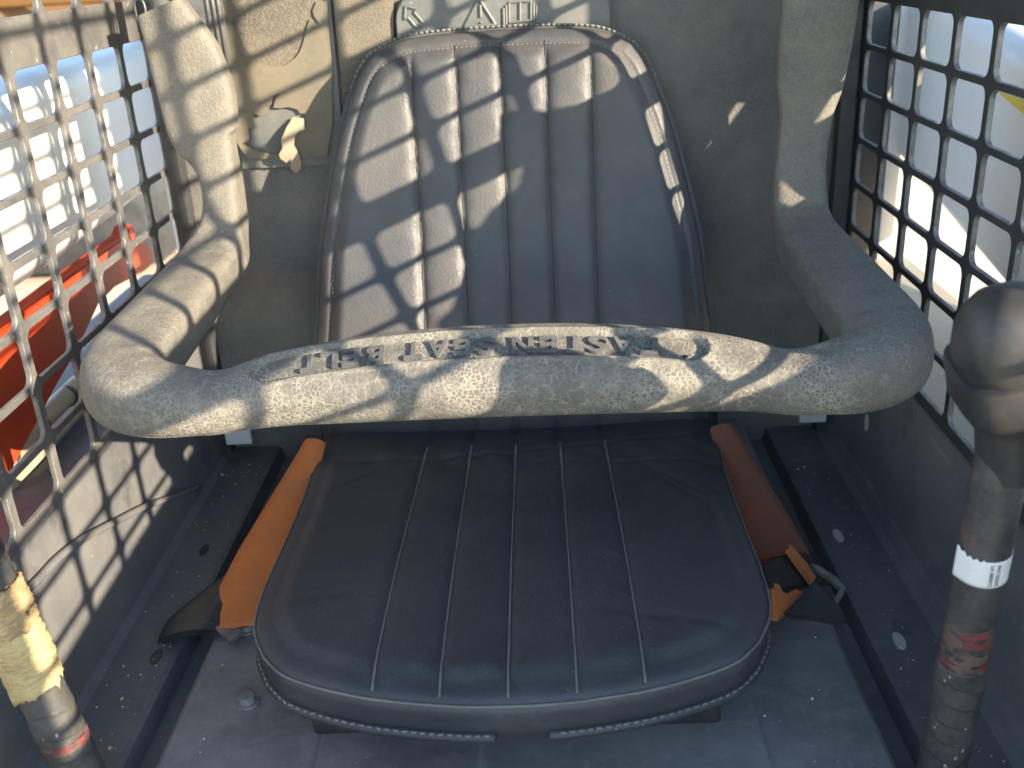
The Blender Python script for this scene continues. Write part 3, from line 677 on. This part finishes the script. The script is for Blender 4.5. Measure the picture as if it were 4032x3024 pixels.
# ribbed steel channel with a rusty slot, upper left
ch = thing('steel_channel', (-.33, 1.2, 1.42), 'scuffed ribbed steel channel with a slot, between left bar arm and decal', 'channel')
chp = [(-.352, 1.60), (-.310, 1.60), (-.309, 1.45), (-.3165, 1.418), (-.323, 1.43), (-.343, 1.485), (-.349, 1.52)]
slot = [(-.3345+.004*math.cos(t), 1.484+.0085*math.sin(t)) for t in np.linspace(0, 2*math.pi, 14, endpoint=False)]
obj('web', prism([(x, 1.21, z) for x, z in chp], (0, 1, 0), .006, [(x, 1.21, z) for x, z in slot]), 'steel', ch)
for x, zt0 in ((-.325, 1.438), (-.3185, 1.428), (-.3125, 1.43)): obj('rib', tube([(x-.001, 1.207, 1.60), (x+.0005, 1.207, zt0)], .0024, 8), 'steel', ch, True)
# white plates paint the daylight in open slits low in the back wall
for x0, x1, nm in ((-.392, -.357, 'white plate for a skylit tab low on the back wall, left of the seat'), (.365, .400, 'white plate for a sunlit tab low on the back wall, right of the seat')):
    o = obj('slit', box(x0, x1, 1.205, 1.212, .958, .985, .002), 'white', None, False, (x0, 1.208, .958)); tag(o, nm, 'slit', 'bright slits in the back wall, as white plates')

# ------------------------------------------------------------------ small hardware on shelves and platform
for i, (x, y) in enumerate([(-.2368, .7066), (-.264, .812)]):
    o = obj('bolt', lathe([(.0105, 0), (.0105, .0018), (.0075, .002), (.0075, .0075), (.0060, .0085)], (x, y, .9503), (0, 0, 1), 6 if False else 12, 2.0), 'platform', None, False, (x, y, .9503))
    tag(o, ['hex bolt with washer on the platform near the left front of the seat', 'hex bolt on the platform beside the left belt sheath'][i], 'bolt', 'platform bolts')
def slot_mesh(x, y, z, l, w_, depth): 
    pts_ = [(x+w_*math.cos(t), y+l*math.sin(t)) for t in np.linspace(0, 2*math.pi, 16, endpoint=False)]
    return prism([(a, b, z) for a, b in pts_], (0, 0, 1), depth)
for x, y, s_ in ((.3505, .965, 'shelf_right'), (.3558, .7807, 'shelf_right')):
    obj('bright_oval', slot_mesh(x, y, .9365, .012, .0052, .003), 'slotlight', bpy.data.objects[s_])  # open slots, drawn as bright ovals for the light behind
for x, y in ((-.3592, .981), (-.3506, .792)): obj('oval_slot', slot_mesh(x, y, .9362, .0115, .0050, .0015), 'black', bpy.data.objects['shelf_left'])
obj('bright_oval', prism([(.4112, 1.0816+.010*math.cos(t)*.6, 1.016+.011*math.sin(t)) for t in np.linspace(0, 2*math.pi, 14, endpoint=False)], (1, 0, 0), .004), 'slotlight', wr)
obj('screw', lathe([(.006, 0), (.006, .002), (.003, .003)], (-.4124, .985, 1.075), (1, 0, 0), 14), 'steel', wl)
for x, y in ((.0032, .644), (.0039, .6355), (.049, .638), (.0354, .6232)):
    a = np.linspace(0, 2*math.pi, 12, endpoint=False)
    obj('drip_ring', tube([(x+.0032*math.cos(t), y+.0032*math.sin(t), .9505) for t in a], .0007, 5, True), 'thread', bpy.data.objects['platform'])
def crumbs(n, xr, yr, z, seed):
    r_ = np.random.default_rng(seed); V, F = [], []
    for _ in range(n):
        x, y = r_.uniform(*xr), r_.uniform(*yr); q = r_.choice([.0007, .001, .0014, .0022], p=[.4, .35, .2, .05]); k = len(V)
        pts_ = np.array([(1, 0, 0), (-1, 0, 0), (0, 1, 0), (0, -1, 0), (0, 0, 1), (0, 0, -.3)])*q*r_.uniform(.6, 1.4, (6, 3))
        V += [(x+a_[0], y+a_[1], z+a_[2]) for a_ in pts_]
        F += [(k+a_, k+b_, k+c_) for a_, b_, c_ in ((0, 2, 4), (2, 1, 4), (1, 3, 4), (3, 0, 4), (2, 0, 5), (1, 2, 5), (3, 1, 5), (0, 3, 5))]
    return V, F
for nm, ar in (('platform', (170, (-.285, .285), (.58, 1.2), .9505, 1)), ('shelf_left', (60, (-.390, -.34), (.6, 1.2), .9365, 2)), ('shelf_right', (45, (.34, .390), (.6, 1.2), .9365, 3))):
    obj('dirt_crumbs', crumbs(*ar), 'sand', bpy.data.objects[nm])['kind'] = 'stuff'
# ridge plates on the platform
obj('cross_plate', box(-.162, .20, .42, .70, .9495, .9535, .001), 'platform', bpy.data.objects['platform'])

# ------------------------------------------------------------------ seat belt, both sides
bl_ = thing('seat_belt', (-.27, .9, .955), 'bright orange belt sleeve left of the seat cushion, black sheath below', 'seat belt', 'seat belts')
def ribbon(center, width, nrm, thick=.005, mat='belt', name='strap', parent=None, n=24, bulge=.0):
    C_ = crom(center, 8); W = np.array([np.interp(np.linspace(0, 1, len(C_)), np.linspace(0, 1, len(width)), width)]).T
    Nn = crom(nrm, 8); Nn = resample(Nn, len(C_)); Nn /= np.linalg.norm(Nn, axis=1)[:, None]
    T = np.gradient(C_, axis=0); T /= np.linalg.norm(T, axis=1)[:, None]; S2 = np.cross(T, Nn); S2 /= np.linalg.norm(S2, axis=1)[:, None]; N2 = np.cross(S2, T)
    m = 9; prof = [(u_, math.sqrt(max(0, 1-u_**6))) for u_ in np.linspace(-1, 1, m)]
    sec = [(u_, q*.5*thick+bulge*(1-u_*u_)) for u_, q in prof]+[(u_, -q*.5*thick+bulge*(1-u_*u_)) for u_, q in prof[::-1][1:-1]]
    V = []
    for i in range(len(C_)):
        for u_, q in sec: V.append(tuple(C_[i]+S2[i]*u_*W[i, 0]/2+N2[i]*q))
    k = len(sec); F = [(i*k+j, i*k+(j+1) % k, (i+1)*k+(j+1) % k, (i+1)*k+j) for i in range(len(C_)-1) for j in range(k)]
    F += [tuple(range(k))[::-1], tuple((len(C_)-1)*k+j for j in range(k))]
    return obj(name, (V, F), mat, parent, True, auto=50)
ribbon([(-.226, 1.020, 1.048), (-.240, .955, 1.018), (-.254, .89, .990), (-.262, .835, .973), (-.263, .795, .966)], [.026, .050, .072, .082, .050], [(-.15, -.55, .78)]*5, .007, 'belt', 'sleeve', bl_, bulge=.004)
ribbon([(-.277, .885, .966), (-.300, .850, .962), (-.318, .815, .957), (-.320, .80, .952)], [.040, .060, .075, .070], [(-.35, -.2, .9)]*4, .009, 'black', 'sheath', bl_, bulge=.006)
obj('buckle_tab', prism([(-.286, .815, .966), (-.262, .792, .962), (-.270, .778, .960), (-.288, .795, .963)], (-.3, 0, 1), .004), 'steel', bl_)
br_ = thing('seat_belt', (.27, .88, .955), 'shaded frayed orange belt with black buckle pieces, right of the seat cushion', 'seat belt', 'seat belts')
ribbon([(.232, 1.035, 1.040), (.243, .975, 1.016), (.256, .91, .993), (.266, .862, .978)], [.028, .044, .054, .056], [(.1, -.55, .78)]*4, .006, 'belt_shade', 'strap', br_, bulge=.003)
obj('buckle', prism([(0.2295,0.8112,1.0025),(0.2489,0.8330,0.9958),(0.2648,0.8482,0.9896),(0.2746,0.8352,0.9803),(0.2826,0.8215,0.9719),(0.2595,0.8026,0.9816),(0.2355,0.7819,0.9914),(0.2284,0.7938,0.9988)], (.5, -.2, .8), .010, bev=.002), 'black', br_)
ribbon([(.268, .985, .985), (.280, .93, .972), (.292, .88, .962), (.302, .845, .958)], [.026, .030, .032, .030], [(.3, -.4, .85)]*4, .004, 'black', 'webbing', br_)
obj('strap_edge', prism([(0.2635,0.8456,1.0030),(0.2681,0.8438,0.9996),(0.2787,0.8299,0.9895),(0.2831,0.8171,0.9836),(0.2786,0.8087,0.9843),(0.2705,0.8214,0.9926),(0.2616,0.8395,1.0026)], (.5, -.2, .8), .006), 'belt', br_)
obj('strap_loop', prism([(0.2320,0.7858,0.9944),(0.2381,0.7948,0.9955),(0.2433,0.7946,0.9935),(0.2468,0.7852,0.9886),(0.2595,0.7944,0.9873),(0.2666,0.7940,0.9845),(0.2539,0.7797,0.9839),(0.2437,0.7651,0.9823),(0.2349,0.7562,0.9822),(0.2288,0.7581,0.9852),(0.2285,0.7680,0.9891)], (.3, -.3, .8), .008, bev=.0018), 'belt', br_)
obj('flap', prism([(0.2365,0.7427,1.0003),(0.2569,0.7675,0.9994),(0.2754,0.7909,0.9989),(0.2858,0.7798,0.9895),(0.2989,0.7613,0.9760),(0.2908,0.7530,0.9770),(0.2640,0.7481,0.9885),(0.2441,0.7410,0.9959)], (.4, -.3, .8), .006, bev=.0015), 'black', br_)
obj('bracket', prism([(0.2872,0.8465,0.9796),(0.2956,0.8449,0.9774),(0.3091,0.8345,0.9721),(0.3149,0.8213,0.9679),(0.3106,0.8126,0.9669),(0.3008,0.7983,0.9659),(0.2987,0.8040,0.9676),(0.3085,0.8184,0.9686),(0.3030,0.8301,0.9725),(0.2916,0.8391,0.9770)], (.2, -.2, .9), .004), 'steel', br_)

# ------------------------------------------------------------------ control levers
def wrapped(A, B, r0, pitch, amp, n=40, rows=160, rag=0., seed=0):
    A, B = np.array(A), np.array(B); ax = (B-A); L = np.linalg.norm(ax); ax /= L
    u_ = np.cross(ax, [0, 1, 0]); u_ /= np.linalg.norm(u_); v_ = np.cross(ax, u_); V = []
    r_ = np.random.default_rng(seed); nz = r_.normal(0, 1, (rows+1, n))
    for _ in range(2): nz = (nz+np.roll(nz, 1, 1)+np.roll(nz, -1, 1)+np.roll(nz, 1, 0)+np.roll(nz, -1, 0))/5
    for i in range(rows+1):
        for k in range(n):
            t = 2*math.pi*k/n; z = L*i/rows
            fr = ((z+t/(2*math.pi)*pitch)/pitch) % 1 if pitch else 0
            rr = r0+amp*(1-fr)+rag*nz[i, k]
            if rag and i in (0, rows): z += rag*6*nz[i, k]*(1 if i else -1)
            V.append(tuple(A+ax*z+rr*(math.cos(t)*u_+math.sin(t)*v_)))
    F = [(i*n+k, i*n+(k+1) % n, (i+1)*n+(k+1) % n, (i+1)*n+k) for i in range(rows) for k in range(n)]
    return V, F+[tuple(range(n))[::-1], tuple(rows*n+k for k in range(n))]
def lerp(a, b, t): return tuple(a[i]+(b[i]-a[i])*t for i in range(3))
LB, LT = (.3265, .606, .88), (.3125, .5560, 1.245)
rl = thing('control_lever', (.3265, .606, .88), 'right control lever with black knob, white label and taped lower shaft', 'lever', 'control levers')
tt = lambda z: (z-LB[2])/(LT[2]-LB[2])
P_ = lambda z: lerp(LB, LT, tt(z))
obj('shaft', wrapped(P_(1.085), P_(1.26), .0160, 0, 0, 36, 30, .00015, 3), 'tube', rl, True)
obj('rusty_section', wrapped(P_(1.072), P_(1.118), .0161, 0, 0, 36, 40, .00045, 4), 'rust', rl, True)
obj('tape_wrap', wrapped(P_(.88), P_(1.078), .0163, .019, .0011, 44, 200, .00014, 5), 'tape', rl, True)
ax = Vector(LT)-Vector(LB); ax.normalize(); u3 = Vector((0, 1, 0)).cross(ax).normalized(); v3 = ax.cross(u3)     # u3 ~ +x, v3 ~ +y
def cyl(z, deg, r_):
    t = R(deg); return Vector(P_(z))+r_*(math.cos(t)*u3+math.sin(t)*v3)
rows_, n_ = 10, 40; V = []
for j in range(rows_+1):
    for i in range(n_+1):
        d = -178+183*i/n_; z = 1.158+.0215*j/rows_+ .004*max(0, (-150-d)/35)*(j/rows_)+ (.0012*math.sin(i*1.9) if j == rows_ and i < 16 else 0)
        lift = .0003+.003*max(0, (-150-d)/35)**2
        V.append(tuple(cyl(z, d, .0163+lift)))
lab = obj('paper_label', (V, [(j*(n_+1)+i, j*(n_+1)+i+1, (j+1)*(n_+1)+i+1, (j+1)*(n_+1)+i) for j in range(rows_) for i in range(n_)]), 'paper', rl, True)
mod = lab.modifiers.new('thickness', 'SOLIDIFY'); mod.thickness = .0003
def label_text(body, deg, size):
    v, f = textmesh(body, size, .00008, .00006)
    out = []
    for p in v:     # text runs down the shaft: its top faces right
        dd = deg+math.degrees(p[1]/.0166); z = 1.1685-p[0]; out.append(tuple(cyl(z, dd, .0168+p[2])))
    obj('print', (out, f), 'ink', lab)
label_text('PN:7153379', -80, .0034); label_text('Lot 580W72', -94, .0034)
# knob: ring sleeve, skirt and domed cap
kb = Vector(LT)+ax*.004+Vector((.004, 0, .003)); ka = Vector((-.20, -.17, .95)).normalized()
obj('sleeve', lathe([(.0172, -.014), (.0195, -.012), (.0198, .022), (.0205, .032), (.0235, .037)], kb, ka, 40), 'knob', rl, True, auto=40)
sk = kb+ka*.033
obj('skirt', lathe([(.0225, 0), (.0275, .005), (.0308, .011), (.0322, .031), (.0315, .036), (.0275, .038)], sk, ka, 48, 4.2), 'knob', rl, True, auto=30)
obj('cap', lathe([(.0275, .031), (.0298, .037), (.0301, .044), (.0286, .056), (.0246, .068), (.0180, .077), (.0095, .082), (.002, .0835)], sk, ka, 48, 2.9), 'knob', rl, True, auto=30)
# left lever
MB, MT = (-.318, .600, .86), (-.370, .588, 1.26)
ll = thing('control_lever', MB, 'left control lever bandaged with frayed yellow tape above black tape', 'lever', 'control levers')
Q_ = lambda z: lerp(MB, MT, (z-MB[2])/(MT[2]-MB[2]))
obj('grip', wrapped(Q_(1.140), Q_(1.26), .0180, 0, 0, 36, 30, .0002, 6), 'tube', ll, True)
obj('frayed_tape', wrapped(Q_(1.122), Q_(1.160), .0192, .030, .0016, 56, 80, .0019, 7), 'btape', ll, True)
obj('yellow_tape', wrapped(Q_(1.072), Q_(1.134), .0184, .040, .0018, 56, 110, .0017, 8), 'ytape', ll, True)
obj('tape_wrap', wrapped(Q_(.86), Q_(1.080), .0162, .022, .0012, 44, 200, .00018, 9), 'tape', ll, True)
obj('rusty_band', wrapped(Q_(1.012), Q_(1.020), .0175, 0, 0, 44, 14, .0004, 10), 'rust', ll, True)

# ------------------------------------------------------------------ outside, seen through the screens
def beam(prof_side, x0, x1, bev=.02):
    bm = bmesh.new(); a = [bm.verts.new((x0, y, z)) for y, z in prof_side]; b = [bm.verts.new((x1, y, z)) for y, z in prof_side]; n = len(a)
    bm.faces.new(a); bm.faces.new(b[::-1])
    for i in range(n): bm.faces.new((a[i], b[i], b[(i+1) % n], a[(i+1) % n]))
    bmesh.ops.recalc_face_normals(bm, faces=bm.faces)
    bmesh.ops.bevel(bm, geom=bm.edges[:], offset=bev, segments=5, affect='EDGES', profile=.5); return take(bm)
armR = thing('loader_arm', (.62, .8, 1.1), 'white painted loader arm outside the right mesh screen', 'loader arm', 'loader arms')
obj('beam', beam([(2.3, 1.60), (1.274, 1.444), (1.15, 1.424), (.80, 1.388), (.45, 1.374), (-.05, 1.366), (-.40, 1.34), (-.9, 1.05), (-.9, .85), (-.40, 1.10), (.30, 1.10), (1.00, 1.135), (1.24, 1.180), (1.448, 1.221), (2.3, 1.36)], .560, .80, .03), 'white', armR, True, auto=40)
obj('yellow_stripe', prism([(.5585, 1.1912, 1.3708), (.5585, 1.05, 1.372), (.5585, 1.05, 1.338), (.5585, 1.1196, 1.3569)], (1, 0, 0), .002), 'decaly', armR)
armL = thing('loader_arm', (-.55, .8, 1.1), 'white painted loader arm outside the left mesh screen', 'loader arm', 'loader arms')
obj('beam', beam([(2.3, 1.56), (1.44, 1.452), (1.148, 1.452), (1.03, 1.428), (.60, 1.30), (.20, 1.18), (.20, 1.0), (.60, 1.13), (.93, 1.247), (1.08, 1.248), (1.264, 1.255), (2.3, 1.30)], -.60, -.492, .03), 'white', armL, True, auto=40)
ug = 'rear uprights of the machine'
o = obj('upright', box(-.520, -.43, 1.50, 1.62, .3, 1.62, .008), 'white', None, True, (-.53, 1.6, .3), auto=40); tag(o, 'pale grey upright behind the left loader arm', 'upright', ug)
o = obj('upright', box(.5455, .5665, 1.50, 1.56, .3, 1.62, .004), 'white', None, True, (.555, 1.53, .3), auto=40); tag(o, 'narrow white upright behind the right mesh screen', 'upright', ug)
o = obj('rear_panel', box(.43, .5435, 1.50, 1.55, .3, 1.62, .004), 'black', None, True, (.48, 1.53, .3), auto=40); tag(o, 'dark panel beside the narrow white upright, right rear', 'panel')
redp = [(0.8, 1.2352), (0.9401, 1.2352), (1.0576, 1.2371), (1.2523, 1.2374), (1.2710, 1.2474), (1.2811, 1.2414), (1.2817, 1.2261), (1.3134, 1.2070), (1.3286, 1.1904), (1.3117, 1.1776), (1.2877, 1.1779), (1.1915, 1.1879), (1.1343, 1.1844), (1.0620, 1.1578), (0.9861, 1.1381), (0.8834, 1.1066), (0.80, 1.085)]
o = obj('red_link', prism([(-.498, y, z) for y, z in redp], (1, 0, 0), .022, bev=.003), 'red', None, False, (-.498, 1.0, 1.085), auto=40); tag(o, 'orange red steel link seen through the left mesh screen', 'link')
hs = thing('hydraulic_hose', (-.5, .95, 1.06), 'tan hydraulic hose with black bands behind the left mesh screen', 'hose')
hp = crom([(-.50, .80, 1.095), (-.50, .89, 1.1085), (-.50, .936, 1.111), (-.50, 1.017, 1.112), (-.502, 1.079, 1.110), (-.51, 1.2, 1.10)], 8)
obj('hose', tube(hp, .011, 14), 'pipe', hs, True)
for a in (.885, .955, 1.03, 1.075): obj('band', tube([(-.5, a, 1.1105), (-.5, a+.008, 1.111)], .0122, 14), 'black', hs, True)
obj('second_hose', tube(hp+np.array([.006, .02, -.022]), .008, 12), 'pipe', hs, True)
# machine body flanks below the screens
struct('flank_left', box(-.62, -.425, .0, 1.6, .55, 1.085, .01), 'wall')
struct('flank_right', box(.425, .60, .0, 1.6, .55, 1.085, .01), 'tan')
# far machine
fm = thing('parked_machine', (-2.5, 5.3, 0), 'blurred orange yellow machine parked far beyond the left mesh screen', 'machine')
obj('body', box(-3.9, -1.9, 5.1, 6.6, 1.39, 2.3, .05), 'yellow', fm)
obj('bucket', lathe([(.02, 0), (.16, .0), (.19, .03), (.19, .5), (.16, .53), (.02, .53)], (-2.70, 5.0, 1.36), (0, 1, 0), 32), 'yellow', fm, True, auto=40)
for x in (-2.22, -1.98): obj('tooth', prism([(x-.14, 5.15, 1.395), (x+.12, 5.15, 1.395), (x+.02, 5.15, 1.31)], (0, 1, 0), .10), 'yellow', fm)
obj('track', box(-3.8, -2.0, 5.2, 6.5, 0, .62, .2), 'black', fm)
obj('undercarriage', box(-3.2, -2.6, 5.5, 6.3, .6, 1.42, .03), 'black', fm)
# added shapes outside the frame on the right, outlined to throw the seat's shade
hg = thing('shade_blocker', (.62, .6, 1.3), 'added unseen shade guard standing on the right loader arm near its middle', 'blocker')
gp = [(.560, 1.38), (.567, 1.411), (.587, 1.417), (.610, 1.440), (.628, 1.456), (.631, 1.476), (.660, 1.500), (.690, 1.511), (.700, 1.535), (.690, 1.575), (.700, 1.598), (.731, 1.580), (.768, 1.566), (.786, 1.560), (.795, 1.545), (.790, 1.52), (.788, 1.47), (.790, 1.44), (.796, 1.39), (.785, 1.36)]
obj('blocker', prism([(.61, y+.027, z+.012) for y, z in gp], (1, 0, 0), .03, bev=.003), 'white', hg)
lk = thing('slotted_blocker', (.61, .95, 1.3), 'added unseen slotted shade blocker standing beside the right loader arm', 'link plate')
link = [(.834, 1.34), (.834, 1.50), (.846, 1.53), (.846, 1.80), (1.09, 1.80), (1.09, 1.34)]  # invented plate, outline and slots shaped for the shade they throw
cuts = [[(.848, 1.462), (.892, 1.468), (.892, 1.520), (.868, 1.495)], [(.853, 1.533), (.890, 1.552), (.890, 1.578), (.866, 1.558)], [(.955, 1.440), (.970, 1.440), (1.00, 1.478), (.985, 1.488)]]
obj('plate', prism([(.61, y+.015, z+.008) for y, z in link], (1, 0, 0), .012, [[(.61, y+.015, z+.008) for y, z in c_] for c_ in cuts]), 'white', lk)
